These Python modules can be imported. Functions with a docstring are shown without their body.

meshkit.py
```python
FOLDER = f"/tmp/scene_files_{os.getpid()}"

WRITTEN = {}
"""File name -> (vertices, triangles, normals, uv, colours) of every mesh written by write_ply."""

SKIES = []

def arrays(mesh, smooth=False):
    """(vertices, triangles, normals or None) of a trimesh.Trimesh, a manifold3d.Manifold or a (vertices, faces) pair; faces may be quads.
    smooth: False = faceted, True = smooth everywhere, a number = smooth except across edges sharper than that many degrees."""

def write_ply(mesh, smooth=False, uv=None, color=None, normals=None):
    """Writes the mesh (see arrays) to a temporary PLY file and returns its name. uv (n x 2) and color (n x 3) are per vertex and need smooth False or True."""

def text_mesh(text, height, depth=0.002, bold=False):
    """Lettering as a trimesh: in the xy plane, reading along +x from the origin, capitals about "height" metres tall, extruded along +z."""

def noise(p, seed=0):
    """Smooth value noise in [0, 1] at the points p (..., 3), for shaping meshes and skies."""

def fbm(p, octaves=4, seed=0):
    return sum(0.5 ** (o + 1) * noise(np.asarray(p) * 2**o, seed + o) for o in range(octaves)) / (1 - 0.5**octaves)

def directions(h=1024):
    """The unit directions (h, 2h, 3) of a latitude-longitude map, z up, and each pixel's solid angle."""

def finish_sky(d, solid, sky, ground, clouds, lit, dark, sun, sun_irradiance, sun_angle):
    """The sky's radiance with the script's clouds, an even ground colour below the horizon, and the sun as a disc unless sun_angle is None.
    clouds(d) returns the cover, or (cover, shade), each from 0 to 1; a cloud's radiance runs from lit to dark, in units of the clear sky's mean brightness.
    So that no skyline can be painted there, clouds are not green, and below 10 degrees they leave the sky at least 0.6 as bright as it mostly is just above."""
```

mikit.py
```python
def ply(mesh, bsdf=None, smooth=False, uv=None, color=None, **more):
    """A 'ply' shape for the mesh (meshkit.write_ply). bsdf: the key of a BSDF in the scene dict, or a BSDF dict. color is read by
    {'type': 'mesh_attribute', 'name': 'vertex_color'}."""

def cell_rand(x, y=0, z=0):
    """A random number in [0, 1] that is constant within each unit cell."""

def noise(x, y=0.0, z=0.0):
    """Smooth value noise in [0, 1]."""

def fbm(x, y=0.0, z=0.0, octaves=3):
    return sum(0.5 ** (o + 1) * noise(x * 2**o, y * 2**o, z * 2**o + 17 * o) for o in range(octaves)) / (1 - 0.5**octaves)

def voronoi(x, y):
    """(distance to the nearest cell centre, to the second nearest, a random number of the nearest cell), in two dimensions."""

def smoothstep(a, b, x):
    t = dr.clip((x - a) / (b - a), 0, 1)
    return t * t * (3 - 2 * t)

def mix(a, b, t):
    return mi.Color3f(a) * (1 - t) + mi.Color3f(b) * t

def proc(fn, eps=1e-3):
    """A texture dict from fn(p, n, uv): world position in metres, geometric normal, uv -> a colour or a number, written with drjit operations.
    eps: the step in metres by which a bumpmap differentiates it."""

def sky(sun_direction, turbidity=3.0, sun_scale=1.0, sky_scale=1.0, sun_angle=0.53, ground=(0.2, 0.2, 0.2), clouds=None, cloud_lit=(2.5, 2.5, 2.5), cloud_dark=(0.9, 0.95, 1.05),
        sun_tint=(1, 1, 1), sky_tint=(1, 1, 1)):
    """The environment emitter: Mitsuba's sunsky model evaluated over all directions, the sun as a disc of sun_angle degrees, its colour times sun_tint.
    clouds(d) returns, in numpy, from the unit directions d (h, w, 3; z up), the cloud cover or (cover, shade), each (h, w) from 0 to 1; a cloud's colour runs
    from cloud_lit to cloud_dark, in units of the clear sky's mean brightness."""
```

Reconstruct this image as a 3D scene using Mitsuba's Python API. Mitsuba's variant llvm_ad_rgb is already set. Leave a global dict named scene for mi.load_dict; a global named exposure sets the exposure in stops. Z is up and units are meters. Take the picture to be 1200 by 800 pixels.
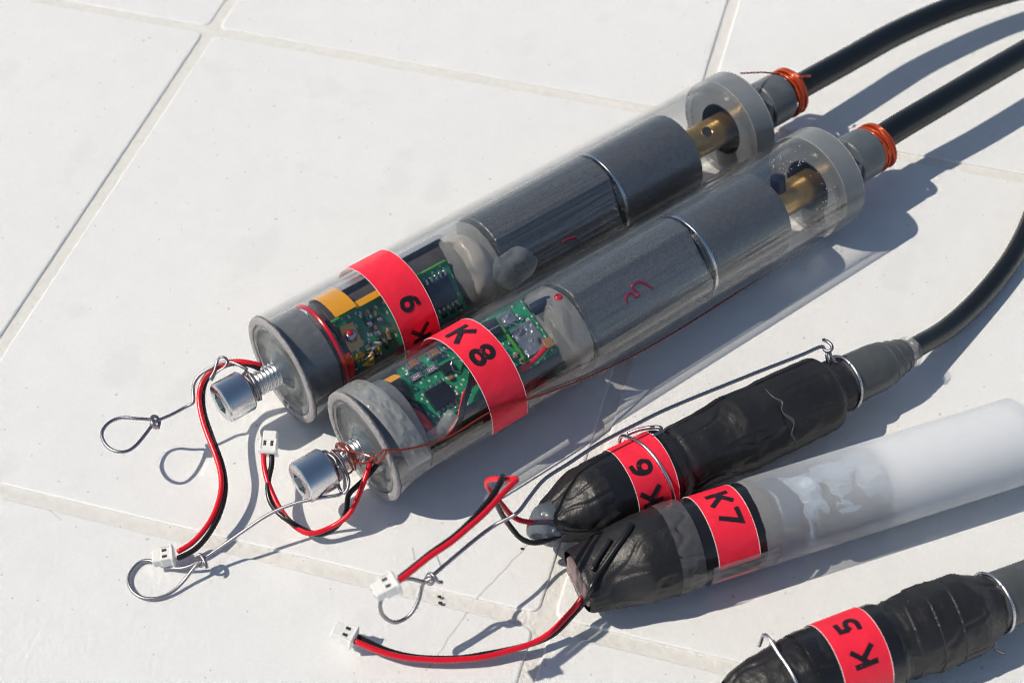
import math
import numpy as np, trimesh, mitsuba as mi, drjit as dr
import manifold3d as m3
import mikit, meshkit
from mikit import noise, fbm, voronoi, smoothstep, mix, proc
from scipy.interpolate import CubicSpline

T = mi.ScalarTransform4f
scene, labels = {}, {}

# ------------------------------------------------------------------ camera, light, exposure
CAM = np.array([0.25200529, -0.46355391, 0.38619809])
FWD = np.array([-0.17303047, 0.64425063, -0.74498428])
UP = np.array([-0.20375462, 0.71661602, 0.66704238])
scene['camera'] = {'type': 'thinlens', 'fov': 36.4005, 'fov_axis': 'x', 'near_clip': 0.02, 'far_clip': 50.0,
                   'aperture_radius': 0.0017, 'focus_distance': 0.482,
                   'to_world': T().look_at(origin=CAM.tolist(), target=(CAM + FWD).tolist(), up=UP.tolist())}
SUN = (-0.6075, -0.2353, 0.7587)
scene['sky'] = mikit.sky(SUN, turbidity=3.0, ground=(0.22, 0.21, 0.2), sun_tint=(0.93, 1.032, 1.18), sky_tint=(1.34, 1.10, 0.90))
exposure = 1.46

# ------------------------------------------------------------------ materials
def rgb(*c): return {'type': 'rgb', 'value': list(c)}
def two(b): return {'type': 'twosided', 'bsdf': b}
def prin(c, rough=0.5, metal=0.0, spec=0.5, **k):
    return {'type': 'principled', 'base_color': c if isinstance(c, dict) else rgb(*c), 'roughness': rough, 'metallic': metal, 'specular': spec, **k}
def mat(key, b): scene[key] = b
def bump(b, fn, scale=1.0, eps=5e-5): return {'type': 'bumpmap', 'arbitrary': proc(fn, eps), 'scale': scale, 'bsdf': b}

def line_dist(x, y, a, b):
    ax, ay, bx, by = a[0], a[1], b[0], b[1]
    L2 = (bx - ax) ** 2 + (by - ay) ** 2
    t = dr.clip(((x - ax) * (bx - ax) + (y - ay) * (by - ay)) / L2, 0, 1)
    return dr.sqrt(dr.square(x - ax - t * (bx - ax)) + dr.square(y - ay - t * (by - ay)))

SCRATCHES = [((0.1944, -0.1920), (0.1794, -0.2284), 0.00045, 0.45), ((0.1794, -0.2284), (0.1723, -0.2550), 0.00045, 0.4), ((0.1636, -0.2175), (0.1666, -0.2222), 0.0004, 0.8), ((0.1560, -0.2171), (0.1577, -0.2207), 0.0004, 0.6), ((0.0512, -0.2364), (0.0392, -0.2306), 0.0004, 0.25), ((0.1261, -0.1935), (0.1263, -0.1986), 0.0004, 0.5), ((0.2120, -0.1486), (0.2039, -0.1817), 0.0003, 0.3)]
def tile_col(p, n, uv):
    x, y = p.x, p.y
    big = fbm(x * 14, y * 14, 3.0, 3)
    mid = fbm(x * 160, y * 160, 1.0, 3)
    fine = noise(x * 2200, y * 2200, 5.0)
    c = mix((0.735, 0.745, 0.755), (0.77, 0.775, 0.778), big)
    c = c * (0.975 + 0.035 * mid) * (0.975 + 0.05 * fine)
    d, _, r = voronoi(x * 46, y * 46)                       # sparse dirt specks
    c = mix(c, (0.33, 0.32, 0.32), dr.select(r > 0.8, 1 - smoothstep(0.006, 0.035, d), 0) * 0.6)
    d, _, r = voronoi(x * 150 + 7.3, y * 150)
    c = mix(c, (0.36, 0.35, 0.33), dr.select(r > 0.86, 1 - smoothstep(0.02, 0.07, d), 0) * 0.55)
    sm = smoothstep(0.66, 0.8, fbm(x * 60 + 3, y * 45, 9.0, 4))
    c = mix(c, (0.62, 0.62, 0.63), sm * 0.22)
    wob = (noise(x * 300, y * 300, 2.0) - 0.5) * 0.0006
    for a, b, w, k in SCRATCHES:
        c = mix(c, (0.34, 0.32, 0.30), (1 - smoothstep(0.3, 1.0, line_dist(x + wob, y - wob, a, b) / w)) * k)
    return c
def tile_h(p, n, uv): return fbm(p.x * 900, p.y * 900, p.z * 900, 3) * 0.00014 + noise(p.x * 2600, p.y * 2600, 1.0) * 0.00006
mat('tile_mat', two(bump(prin(proc(tile_col), 0.42, spec=0.35), tile_h)))
def grout_col(p, n, uv):
    g = fbm(p.x * 500, p.y * 500, 1.0, 3)
    c = mix((0.655, 0.645, 0.62), (0.735, 0.73, 0.705), g)
    d, _, r = voronoi(p.x * 260, p.y * 260)
    return mix(c, (0.3, 0.26, 0.2), dr.select(r > 0.88, 1 - smoothstep(0.02, 0.09, d), 0) * 0.7)
def grout_h(p, n, uv): return fbm(p.x * 700, p.y * 700, p.z * 700, 3) * 0.0005
mat('grout_mat', two(bump(prin(proc(grout_col), 0.8, spec=0.2), grout_h)))

mat('clear_plastic', {'type': 'thindielectric', 'int_ior': 1.36})
mat('grey_body', {'type': 'homogeneous', 'albedo': 0.0, 'sigma_t': 24.0, 'phase': {'type': 'isotropic'}})
def grain(p, n, uv): return fbm(p.x * 1300, p.y * 1300, p.z * 1300, 3) * 0.0005
def saw_col(p, n, uv): return mix((0.22, 0.217, 0.225), (0.33, 0.315, 0.32), fbm(p.x * 500, p.y * 500, p.z * 500, 3))
mat('sawn_edge', two(bump(prin(proc(saw_col), 0.4, spec=0.5), grain)))
def plug_col(p, n, uv):
    f = fbm(p.x * 130, p.y * 130, p.z * 130, 4)
    s = smoothstep(0.5, 0.75, fbm(p.x * 420 + 5, p.y * 420, p.z * 420, 3))
    return mix(mix((0.105, 0.115, 0.128), (0.185, 0.195, 0.205), f), (0.30, 0.31, 0.32), s * 0.18)
mat('plug_face', two(bump(prin(proc(lambda p, n, uv: mix((0.055, 0.062, 0.07), (0.14, 0.15, 0.155), fbm(p.x * 170, p.y * 170, p.z * 170, 4))), 0.25, spec=0.5), grain, 0.3)))
mat('plug_mat', two(bump(prin(proc(plug_col), 0.28, spec=0.5), grain, 0.35)))
def cap_col(p, n, uv):
    f = fbm(p.x * 160, p.y * 160, p.z * 160, 3)
    return mix((0.15, 0.165, 0.185), (0.21, 0.228, 0.248), f)
mat('cap_plastic', {'type': 'mask', 'opacity': 0.93, 'bsdf': two(prin(proc(cap_col), 0.25, spec=0.5))})
mat('glue_mat', {'type': 'mask', 'opacity': 0.3, 'bsdf': two(prin((0.56, 0.58, 0.58), 0.07, spec=0.9))})
mat('beige_core', two(prin((0.46, 0.42, 0.37), 0.3)))
mat('epoxy_mat', {'type': 'mask', 'opacity': 0.78, 'bsdf': two(prin((0.10, 0.125, 0.155), 0.14, spec=0.6))})
mat('epoxy_red', {'type': 'mask', 'opacity': 0.7, 'bsdf': two(prin((0.23, 0.165, 0.17), 0.10, spec=0.6))})

E8 = np.array([math.sin(math.radians(53.6)), -math.cos(math.radians(53.6))])
def block_col(p, n, uv):
    q = p.x * float(E8[0]) + p.y * float(E8[1])
    st = fbm(q * 1500, p.z * 1500, (p.x + p.y) * 12, 3)
    gr = noise(p.x * 2500, p.y * 2500, p.z * 2500)
    c = mix((0.185, 0.193, 0.203), (0.285, 0.295, 0.305), st) * (0.75 + 0.5 * gr)
    return mix(c, (0.3, 0.31, 0.31), smoothstep(0.80, 0.95, noise(p.x * 1500, p.y * 1500, p.z * 1500)) * 0.35)
def block_h(p, n, uv):
    q = p.x * float(E8[0]) + p.y * float(E8[1])
    return fbm(q * 900, p.z * 900, (p.x + p.y) * 15, 3) * 0.0007
mat('block_mat', two(bump(prin(proc(block_col), 0.42, metal=0.7), block_h)))
mat('weight_mat', two(prin(proc(lambda p, n, uv: mix((0.135, 0.142, 0.155), (0.21, 0.22, 0.235), fbm(p.x * 900, p.y * 900, p.z * 900, 3))), 0.44, metal=0.6)))
mat('steel_mat', two({'type': 'roughconductor', 'material': 'Al', 'alpha': 0.1, 'specular_reflectance': rgb(0.80, 0.83, 0.85)}))
mat('zinc_thread', two({'type': 'roughconductor', 'material': 'Al', 'alpha': 0.2, 'specular_reflectance': rgb(0.8, 0.82, 0.84)}))
mat('wire_steel', two({'type': 'roughconductor', 'material': 'Cr', 'alpha': 0.22, 'specular_reflectance': rgb(0.5, 0.5, 0.51)}))
mat('bright_wire', two({'type': 'roughconductor', 'material': 'Cr', 'alpha': 0.18}))
mat('socket_mat', two(prin((0.32, 0.46, 0.47), 0.25, metal=0.6)))
mat('brass_mat', two(prin(proc(lambda p, n, uv: mix((0.50, 0.30, 0.10), (0.80, 0.54, 0.22), fbm(p.x * 260, p.y * 260, p.z * 260, 3))), 0.3, metal=0.9)))
mat('copper_enamel', two(prin((0.56, 0.065, 0.010), 0.16, metal=0.5, clearcoat=1.0, clearcoat_gloss=0.9)))
mat('copper_dark', two(prin((0.24, 0.03, 0.012), 0.22, metal=0.4, clearcoat=0.7, clearcoat_gloss=0.9)))
mat('cable_mat', two(prin((0.006, 0.008, 0.011), 0.3, spec=0.5)))
mat('gland_mat', two(prin(proc(lambda p, n, uv: mix((0.07, 0.082, 0.095), (0.115, 0.13, 0.145), fbm(p.x * 300, p.y * 300, p.z * 300, 3))), 0.36)))
def shrink_h(p, n, uv): return fbm(p.x * 260, p.y * 260, p.z * 260, 3) * 0.0005 + noise(p.x * 3000, p.y * 3000, p.z * 3000) * 0.00005
def shrink_col(p, n, uv):
    c = mix((0.010, 0.010, 0.012), (0.019, 0.019, 0.021), fbm(p.x * 90, p.y * 90, p.z * 90, 3))
    return mix(c, (0.2, 0.2, 0.2), smoothstep(0.955, 0.985, noise(p.x * 1400, p.y * 1400, p.z * 1400)) * 0.7)
mat('shrink_mat', two(bump(prin(proc(shrink_col), 0.45, spec=0.5), shrink_h)))
mat('tape_black', two(bump(prin((0.012, 0.012, 0.015), 0.22, spec=0.5), shrink_h, 0.6)))
mat('rubber_grey', two(prin(proc(lambda p, n, uv: mix((0.05, 0.056, 0.06), (0.08, 0.088, 0.092), fbm(p.x * 260, p.y * 260, p.z * 260, 3))), 0.4)))
mat('clear_tape', {'type': 'mask', 'opacity': 0.35, 'bsdf': two(bump(prin((0.55, 0.55, 0.57), 0.08, spec=0.7), lambda p, n, uv: fbm(p.x * 340, p.y * 340, p.z * 340, 3) * 0.003))})
mat('tape_gloss', {'type': 'mask', 'opacity': 0.42, 'bsdf': two(prin((0.13, 0.13, 0.14), 0.05, spec=1.0, clearcoat=1.0))})
mat('label_red', two(bump(prin((0.84, 0.022, 0.052), 0.42, spec=0.4), lambda p, n, uv: fbm(p.x * 250, p.y * 250, p.z * 250, 2) * 0.0004)))
mat('label_edge', two(prin((0.8, 0.6, 0.6), 0.6)))
mat('ink_black', two(prin(proc(lambda p, n, uv: mix((0.012, 0.008, 0.012), (0.30, 0.012, 0.03), smoothstep(0.66, 0.8, fbm(p.x * 1100, p.y * 1100, p.z * 1100, 3)))), 0.45)))
mat('marker_red', two(prin((0.26, 0.006, 0.045), 0.5)))
def pcb_col(p, n, uv):
    a = voronoi(p.x * 420, p.y * 420)[2]
    c = mix((0.010, 0.20, 0.10), (0.022, 0.31, 0.15), a)
    tr = (p.x * 0.593 + p.y * 0.805) * 900 + 1.5 * noise(p.x * 300, p.y * 300, 1.0)
    tr = dr.abs(tr - dr.floor(tr) - 0.5)
    c = mix(c, (0.05, 0.36, 0.20), dr.select(tr < 0.12, smoothstep(0.5, 0.6, noise(p.x * 240, p.y * 240, 4.0)), 0) * 0.6)
    d, _, r = voronoi(p.x * 620, p.y * 620)
    return mix(c, (0.62, 0.62, 0.58), dr.select((r > 0.55) & (d < 0.26), 1.0, 0.0) * 0.9)
mat('pcb_mat', two(prin(proc(pcb_col), 0.24, spec=0.6)))
mat('pcb_edge_green', two(prin((0.07, 0.30, 0.05), 0.3)))
mat('chip_mat', two(prin((0.014, 0.015, 0.02), 0.35)))
mat('chip_blue', two(prin((0.014, 0.022, 0.05), 0.3)))
mat('solder_mat', two({'type': 'roughconductor', 'material': 'Cr', 'alpha': 0.14}))
mat('ceramic_tan', two(prin((0.30, 0.17, 0.08), 0.4)))
mat('white_print', two(prin((0.72, 0.72, 0.70), 0.5)))
mat('kapton_mat', {'type': 'mask', 'opacity': 0.92, 'bsdf': two(prin((0.88, 0.40, 0.012), 0.16, spec=0.6))})
mat('yellow_wire', two(prin((0.72, 0.45, 0.02), 0.3)))
mat('battery_wrap', two(prin(proc(lambda p, n, uv: mix((0.055, 0.05, 0.052), (0.10, 0.095, 0.10), fbm(p.x * 200, p.y * 200, p.z * 200, 3))), 0.3)))
mat('silver_wrap', two(prin((0.40, 0.42, 0.46), 0.28, metal=0.5)))
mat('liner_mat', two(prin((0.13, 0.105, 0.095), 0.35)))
mat('foil_mat', two(bump(prin((0.42, 0.46, 0.52), 0.2, metal=0.7), lambda p, n, uv: fbm(p.x * 300, p.y * 300, p.z * 300, 3) * 0.003)))
mat('white_plastic', two(prin((0.78, 0.78, 0.76), 0.3, spec=0.5)))
mat('dark_hole', two(prin((0.03, 0.03, 0.035), 0.5)))
mat('red_wire', two(prin((0.66, 0.006, 0.022), 0.26, spec=0.5)))
mat('black_wire', two(prin((0.010, 0.010, 0.012), 0.26, spec=0.5)))
def frost_op(p, n, uv):
    u = (p.x - 0.2105) * 0.8110 + (p.y + 0.2202) * 0.5851
    return 0.40 + 0.42 * smoothstep(0.060, 0.098, u + 0.012 * (fbm(p.x * 90, p.y * 90, p.z * 90, 3) - 0.5))
mat('frost_mat', {'type': 'mask', 'opacity': proc(frost_op), 'bsdf': {'type': 'principledthin', 'base_color': rgb(0.84, 0.86, 0.89), 'roughness': 0.35, 'diff_trans': 0.9, 'eta': 1.45}})
mat('milk_core', two(prin((0.74, 0.75, 0.76), 0.6)))
mat('blue_disc', two(prin((0.015, 0.045, 0.11), 0.4)))
mat('crumpled_film', two(prin((0.27, 0.35, 0.45), 0.4)))
mat('grey_core', two(prin((0.07, 0.085, 0.09), 0.5)))
mat('pin_blue', two(prin((0.006, 0.008, 0.025), 0.35)))
mat('crumb_mat', two(prin((0.04, 0.03, 0.025), 0.8)))

# ------------------------------------------------------------------ names and helpers
def numbered(key):
    if key not in USED:
        USED.add(key); return key
    i = 1
    while f'{key}_{i:03d}' in USED: i += 1
    USED.add(f'{key}_{i:03d}'); return f'{key}_{i:03d}'
USED = set()
def thing(name, label, cat, group=None):
    k = numbered(name); labels[k] = {'label': label, 'category': cat}
    if group: labels[k]['group'] = group
    return k
def part(parent, name, mesh, m, label=None, smooth=30, stuff=False):
    k = numbered(f'{parent}__{name}')
    scene[k] = mikit.ply(mesh, m, smooth=smooth)
    if label: labels[k] = {'label': label}
    if stuff: labels.setdefault(k, {})['kind'] = 'stuff'
    return k
cat = trimesh.util.concatenate
def mesh(v, f): return trimesh.Trimesh(v, f, process=False)

class Dev:
    """A device's own frame: t along its axis from the front, s to the right of it, z up from the axis; millimetres."""
    def __init__(s, a, deg):
        s.a = np.array(a, float); q = math.radians(deg)
        s.d = np.array([math.cos(q), math.sin(q), 0]); s.e = np.array([math.sin(q), -math.cos(q), 0])
    def W(s, P):
        P = np.asarray(P, float) * 1e-3
        return s.a + P[..., :1] * s.d + P[..., 1:2] * s.e + P[..., 2:3] * np.array([0, 0, 1.0])
    def M(s, m): return mesh(s.W(m.vertices), m.faces)
    def cyl(s, t, phi, r):
        q = np.radians(phi); return np.stack(np.broadcast_arrays(t, r * np.sin(q), r * np.cos(q)), -1)

def grid(P, wrap=False):
    """Triangles of a grid of points (n, m, 3); wrap joins the last column to the first."""
    n, m = P.shape[:2]; i = np.arange(n * m).reshape(n, m)
    j = np.concatenate([i, i[:, :1]], 1) if wrap else i
    a, b, c, d = j[:-1, :-1].ravel(), j[:-1, 1:].ravel(), j[1:, 1:].ravel(), j[1:, :-1].ravel()
    return mesh(P.reshape(-1, 3), np.vstack([np.stack([a, b, c], 1), np.stack([a, c, d], 1)]))
def rev(dev, prof, n=72):
    """A surface of revolution about the device's axis from (t, r) pairs."""
    pr = np.array(prof, float); ph = np.linspace(0, 360, n, endpoint=False)
    return dev.M(grid(dev.cyl(pr[:, :1], ph[None], np.maximum(pr[:, 1:2], 1e-4)), True))
def solid(dev, t0, t1, r, b=0.3, n=72):
    return rev(dev, [(t0, 0), (t0, r - b), (t0 + b * .3, r - b * .3), (t0 + b, r), (t1 - b, r), (t1 - b * .3, r - b * .3), (t1, r - b), (t1, 0)], n)
def shifted(dev, m, phi, d):
    q = math.radians(phi); return mesh(m.vertices + 1e-3 * d * (math.sin(q) * dev.e + math.cos(q) * np.array([0, 0, 1.0])), m.faces)
def ring(dev, t0, t1, r0, r1, n=72, b=0.2):
    return rev(dev, [(t0, r0), (t0, r1 - b), (t0 + b, r1), (t1 - b, r1), (t1, r1 - b), (t1, r0), (t0, r0)], n)
def spline(P, step):
    P = np.asarray(P, float); c = np.r_[0, np.cumsum(np.sqrt(np.linalg.norm(np.diff(P, axis=0), axis=1)) + 1e-9)]
    f = CubicSpline(c, P, bc_type='natural')
    L = np.linalg.norm(np.diff(P, axis=0), axis=1).sum(); n = max(int(L / step), 3 * len(P))
    return f(np.linspace(0, c[-1], n))
def sweep(P, r, n=10):
    """A round rod of radius r (number or one per point) along points P, with domed ends."""
    P = np.asarray(P, float); tg = np.gradient(P, axis=0); tg /= np.linalg.norm(tg, axis=1, keepdims=True)
    r = np.broadcast_to(np.asarray(r, float), len(P))
    u = np.cross(tg[0], [0.31, 0.2, 0.93]); u /= np.linalg.norm(u); R = []
    for i in range(len(P)):
        u = u - tg[i] * (u @ tg[i]); u /= np.linalg.norm(u); R.append((u, np.cross(tg[i], u)))
    q = np.linspace(0, 2 * np.pi, n, endpoint=False)
    rows = [P[0] + np.zeros((n, 3)) - tg[0] * r[0] * .3]
    for i in range(len(P)): rows.append(P[i] + r[i] * (np.cos(q)[:, None] * R[i][0] + np.sin(q)[:, None] * R[i][1]))
    rows.append(P[-1] + np.zeros((n, 3)) + tg[-1] * r[-1] * .3)
    return grid(np.array(rows), True)
def rod(P, r, step=1.0, n=10): return sweep(spline(P, step) * 1e-3, r * 1e-3, n)       # world millimetres
def lrod(dev, P, r, step=0.8, n=10): return sweep(dev.W(spline(P, step)), r * 1e-3, n)  # device millimetres
def rbox(size, b=0.2):
    """A box with chamfered edges, centred, in millimetres."""
    x, y, z = np.array(size) / 2
    pts = [(sx * (x - (k != 0) * b), sy * (y - (k != 1) * b), sz * (z - (k != 2) * b)) for sx in (-1, 1) for sy in (-1, 1) for sz in (-1, 1) for k in range(3)]
    return trimesh.convex.convex_hull(np.array(pts))
class Plane:
    """A flat board inside a device: its normal leans by phi from up towards the right, off mm from the axis; t along, w across, h above."""
    def __init__(s, dev, phi, off):
        s.dev, q = dev, math.radians(phi)
        s.n = np.array([0, math.sin(q), math.cos(q)]); s.w = np.array([0, math.cos(q), -math.sin(q)]); s.o = s.n * off
    def P(s, p):
        p = np.asarray(p, float)
        return s.dev.W(s.o + p[..., :1] * np.array([1., 0, 0]) + p[..., 1:2] * s.w + p[..., 2:3] * s.n)
    def box(s, t0, t1, w0, w1, h0, h1, b=0.12, turn=0):
        m = rbox((t1 - t0, w1 - w0, h1 - h0), b)
        if turn: m.apply_transform(trimesh.transformations.rotation_matrix(math.radians(turn), [0, 0, 1]))
        v = m.vertices + [(t0 + t1) / 2, (w0 + w1) / 2, (h0 + h1) / 2]
        return mesh(s.P(v), m.faces)
    def blob(s, t, w, h, r, flat=0.7, seed=0):
        m = trimesh.creation.icosphere(2, r); v = m.vertices
        v = v * (0.8 + 0.45 * meshkit.noise(v / r * 1.3 + seed * 7.1)[:, None]) * [1, 1, flat]
        return mesh(s.P(v + [t, w, h]), m.faces)
    def rod(s, P, r, n=8): return sweep(s.P(spline(P, 0.5)), r * 1e-3, n)

from shapely.geometry import LineString
from shapely.ops import unary_union
def arc(cx, cy, rx, ry, a0, a1, n=40): return [(cx + rx * math.cos(a), cy + ry * math.sin(a)) for a in np.radians(np.linspace(a0, a1, n))]
GLYPHS = {'K': [[(.12, 0), (.12, 1)], [(.14, .40), (.74, .99)], [(.34, .58), (.78, .01)]],
          '8': [arc(.4, .73, .235, .19, 0, 360), arc(.4, .27, .28, .20, 0, 360)],
          '9': [arc(.4, .66, .265, .255, 0, 360), [(.665, .70)] + arc(.20, .62, .465, .56, 0, -62, 14) + [(.12, .10)]],
          '6': [arc(.4, .34, .265, .255, 0, 360), [(.135, .30)] + arc(.60, .38, .465, .56, 180, 118, 14) + [(.68, .90)]],
          '5': [[(.70, .905), (.24, .905), (.20, .56)], [(.17, .50)] + arc(.38, .325, .29, .235, 112, -98, 30) + [(.06, .13)]],
          '7': [[(.08, .905), (.72, .905), (.34, 0)]]}
def glyph(ch, h):
    """A bold hand-punched letter h millimetres high, centred, with a little thickness."""
    g = unary_union([LineString(l).buffer(.105, cap_style=2, join_style=2) for l in GLYPHS[ch]])
    m = trimesh.creation.extrude_polygon(g, 0.02, engine='earcut'); v = m.vertices * [h, h, 5]
    v[:, :2] -= (v[:, :2].max(0) + v[:, :2].min(0)) / 2
    return mesh(v, m.faces)

def label_band(dev, parent, t0, t1, R, p0, p1, text, centres, tc, up, height, lab, zoff=0.0, skew=0.0):
    """A red paper label wrapped round the device, its white cut edges and its letters."""
    ph = np.linspace(p0, p1, 90); tt = np.linspace(t0, t1, 8)
    def sk(p): return skew * (np.asarray(p) - p0) / 100
    Rw = R + 0.05 * np.sin(np.radians(ph * 5))[None]
    k = part(parent, 'label', dev.M(grid(dev.cyl(tt[:, None] + sk(ph)[None], ph[None], Rw))), 'label_red', lab, smooth=True)
    for t in (t0, t1):
        part(k, 'cut_edge', sweep(dev.W(dev.cyl(t + sk(ph), ph, R - 0.02)), 0.00010, 6), 'label_edge')
    for ch, c in zip(text, centres):
        m = glyph(ch, height * 1e3)
        m = m.subdivide_to_size(0.9)
        v = m.vertices; sgn = 1 if up > 0 else -1
        phi = c + sgn * np.degrees(v[:, 0] * 1.0 / R)
        part(k, 'letter', mesh(dev.W(dev.cyl(tc + sk(c) + sgn * v[:, 1], phi, R + 0.14 + v[:, 2] * 0.8)), m.faces), 'ink_black', f'black letter {ch}', smooth=False)
    return k

def cap_screw(dev, parent, th, tn, tp, R=6.6):
    """A socket head cap screw pointing out of the front plug: head from th to tn, thread from tn to tp."""
    L = tn - th
    pr = np.array([(0, 0), (0, R - 1.0), (0.25, R - 0.45), (0.9, R), (L - 0.5, R), (L, R - 0.4), (L, 0)])
    body = m3.CrossSection([np.array([(0.001, 0), (R - 1.1, 0), (R - 0.55, 0.15), (R - 0.15, 0.55), (R, 1.1), (R, L - 0.5), (R - 0.4, L), (0.001, L)])]).revolve(64)
    hx = m3.CrossSection([np.array([(3.55 * math.cos(a), 3.55 * math.sin(a)) for a in np.radians(np.arange(6) * 60 + 15)])])
    body = body - m3.Manifold.extrude(hx, 5.0).translate([0, 0, -0.7])
    me = body.to_mesh(); v = me.vert_properties[:, :3]
    P = np.stack([v[:, 2] + th, v[:, 0], v[:, 1]], 1)
    k = part(parent, 'screw', mesh(dev.W(P), me.tri_verts), 'steel_mat', smooth=28)
    part(k, 'socket', dev.M(trimesh.Trimesh(*(lambda m: (np.stack([m.vertices[:, 2] + th + 4.2, m.vertices[:, 0], m.vertices[:, 1]], 1), m.faces))(trimesh.creation.cylinder(2.9, 0.2, sections=24)))), 'socket_mat')
    t = np.arange(tn, tp, 0.16); ph = np.linspace(0, 360, 48, endpoint=False)
    tri = np.abs(((t[:, None] / 1.25 + ph[None] / 360) % 1) * 2 - 1)
    part(k, 'thread', dev.M(grid(dev.cyl(t[:, None], ph[None], 3.25 + 0.75 * np.clip(tri * 1.3 - .1, 0, 1)), True)), 'zinc_thread', smooth=True)
    return k

def coil(dev, parent, name, t0, t1, R, r, turns, m, seed=0, tail=None, n=9, lab=None, lean=0.0):
    g = np.random.default_rng(seed); a = np.linspace(0, turns * 360, int(turns * 40))
    t = t0 + (t1 - t0) * a / a[-1] + 0.35 * np.sin(np.radians(a * 1.07 + seed * 50)) + 0.45 * np.interp(a, np.linspace(0, a[-1], 16), g.normal(size=16))
    rr = R + 0.5 * np.interp(a, np.linspace(0, a[-1], 22), g.uniform(-.4, 1, 22))
    lk = lean * np.interp(a, np.linspace(0, a[-1], int(turns) + 2), g.normal(size=int(turns) + 2))
    P = dev.cyl(t + lk * np.cos(np.radians(a + 60)), a + 40, rr)
    if tail is not None: P = np.vstack([P, tail])
    return part(parent, name, sweep(dev.W(P), r * 1e-3, n), m, lab, smooth=True)

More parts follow.
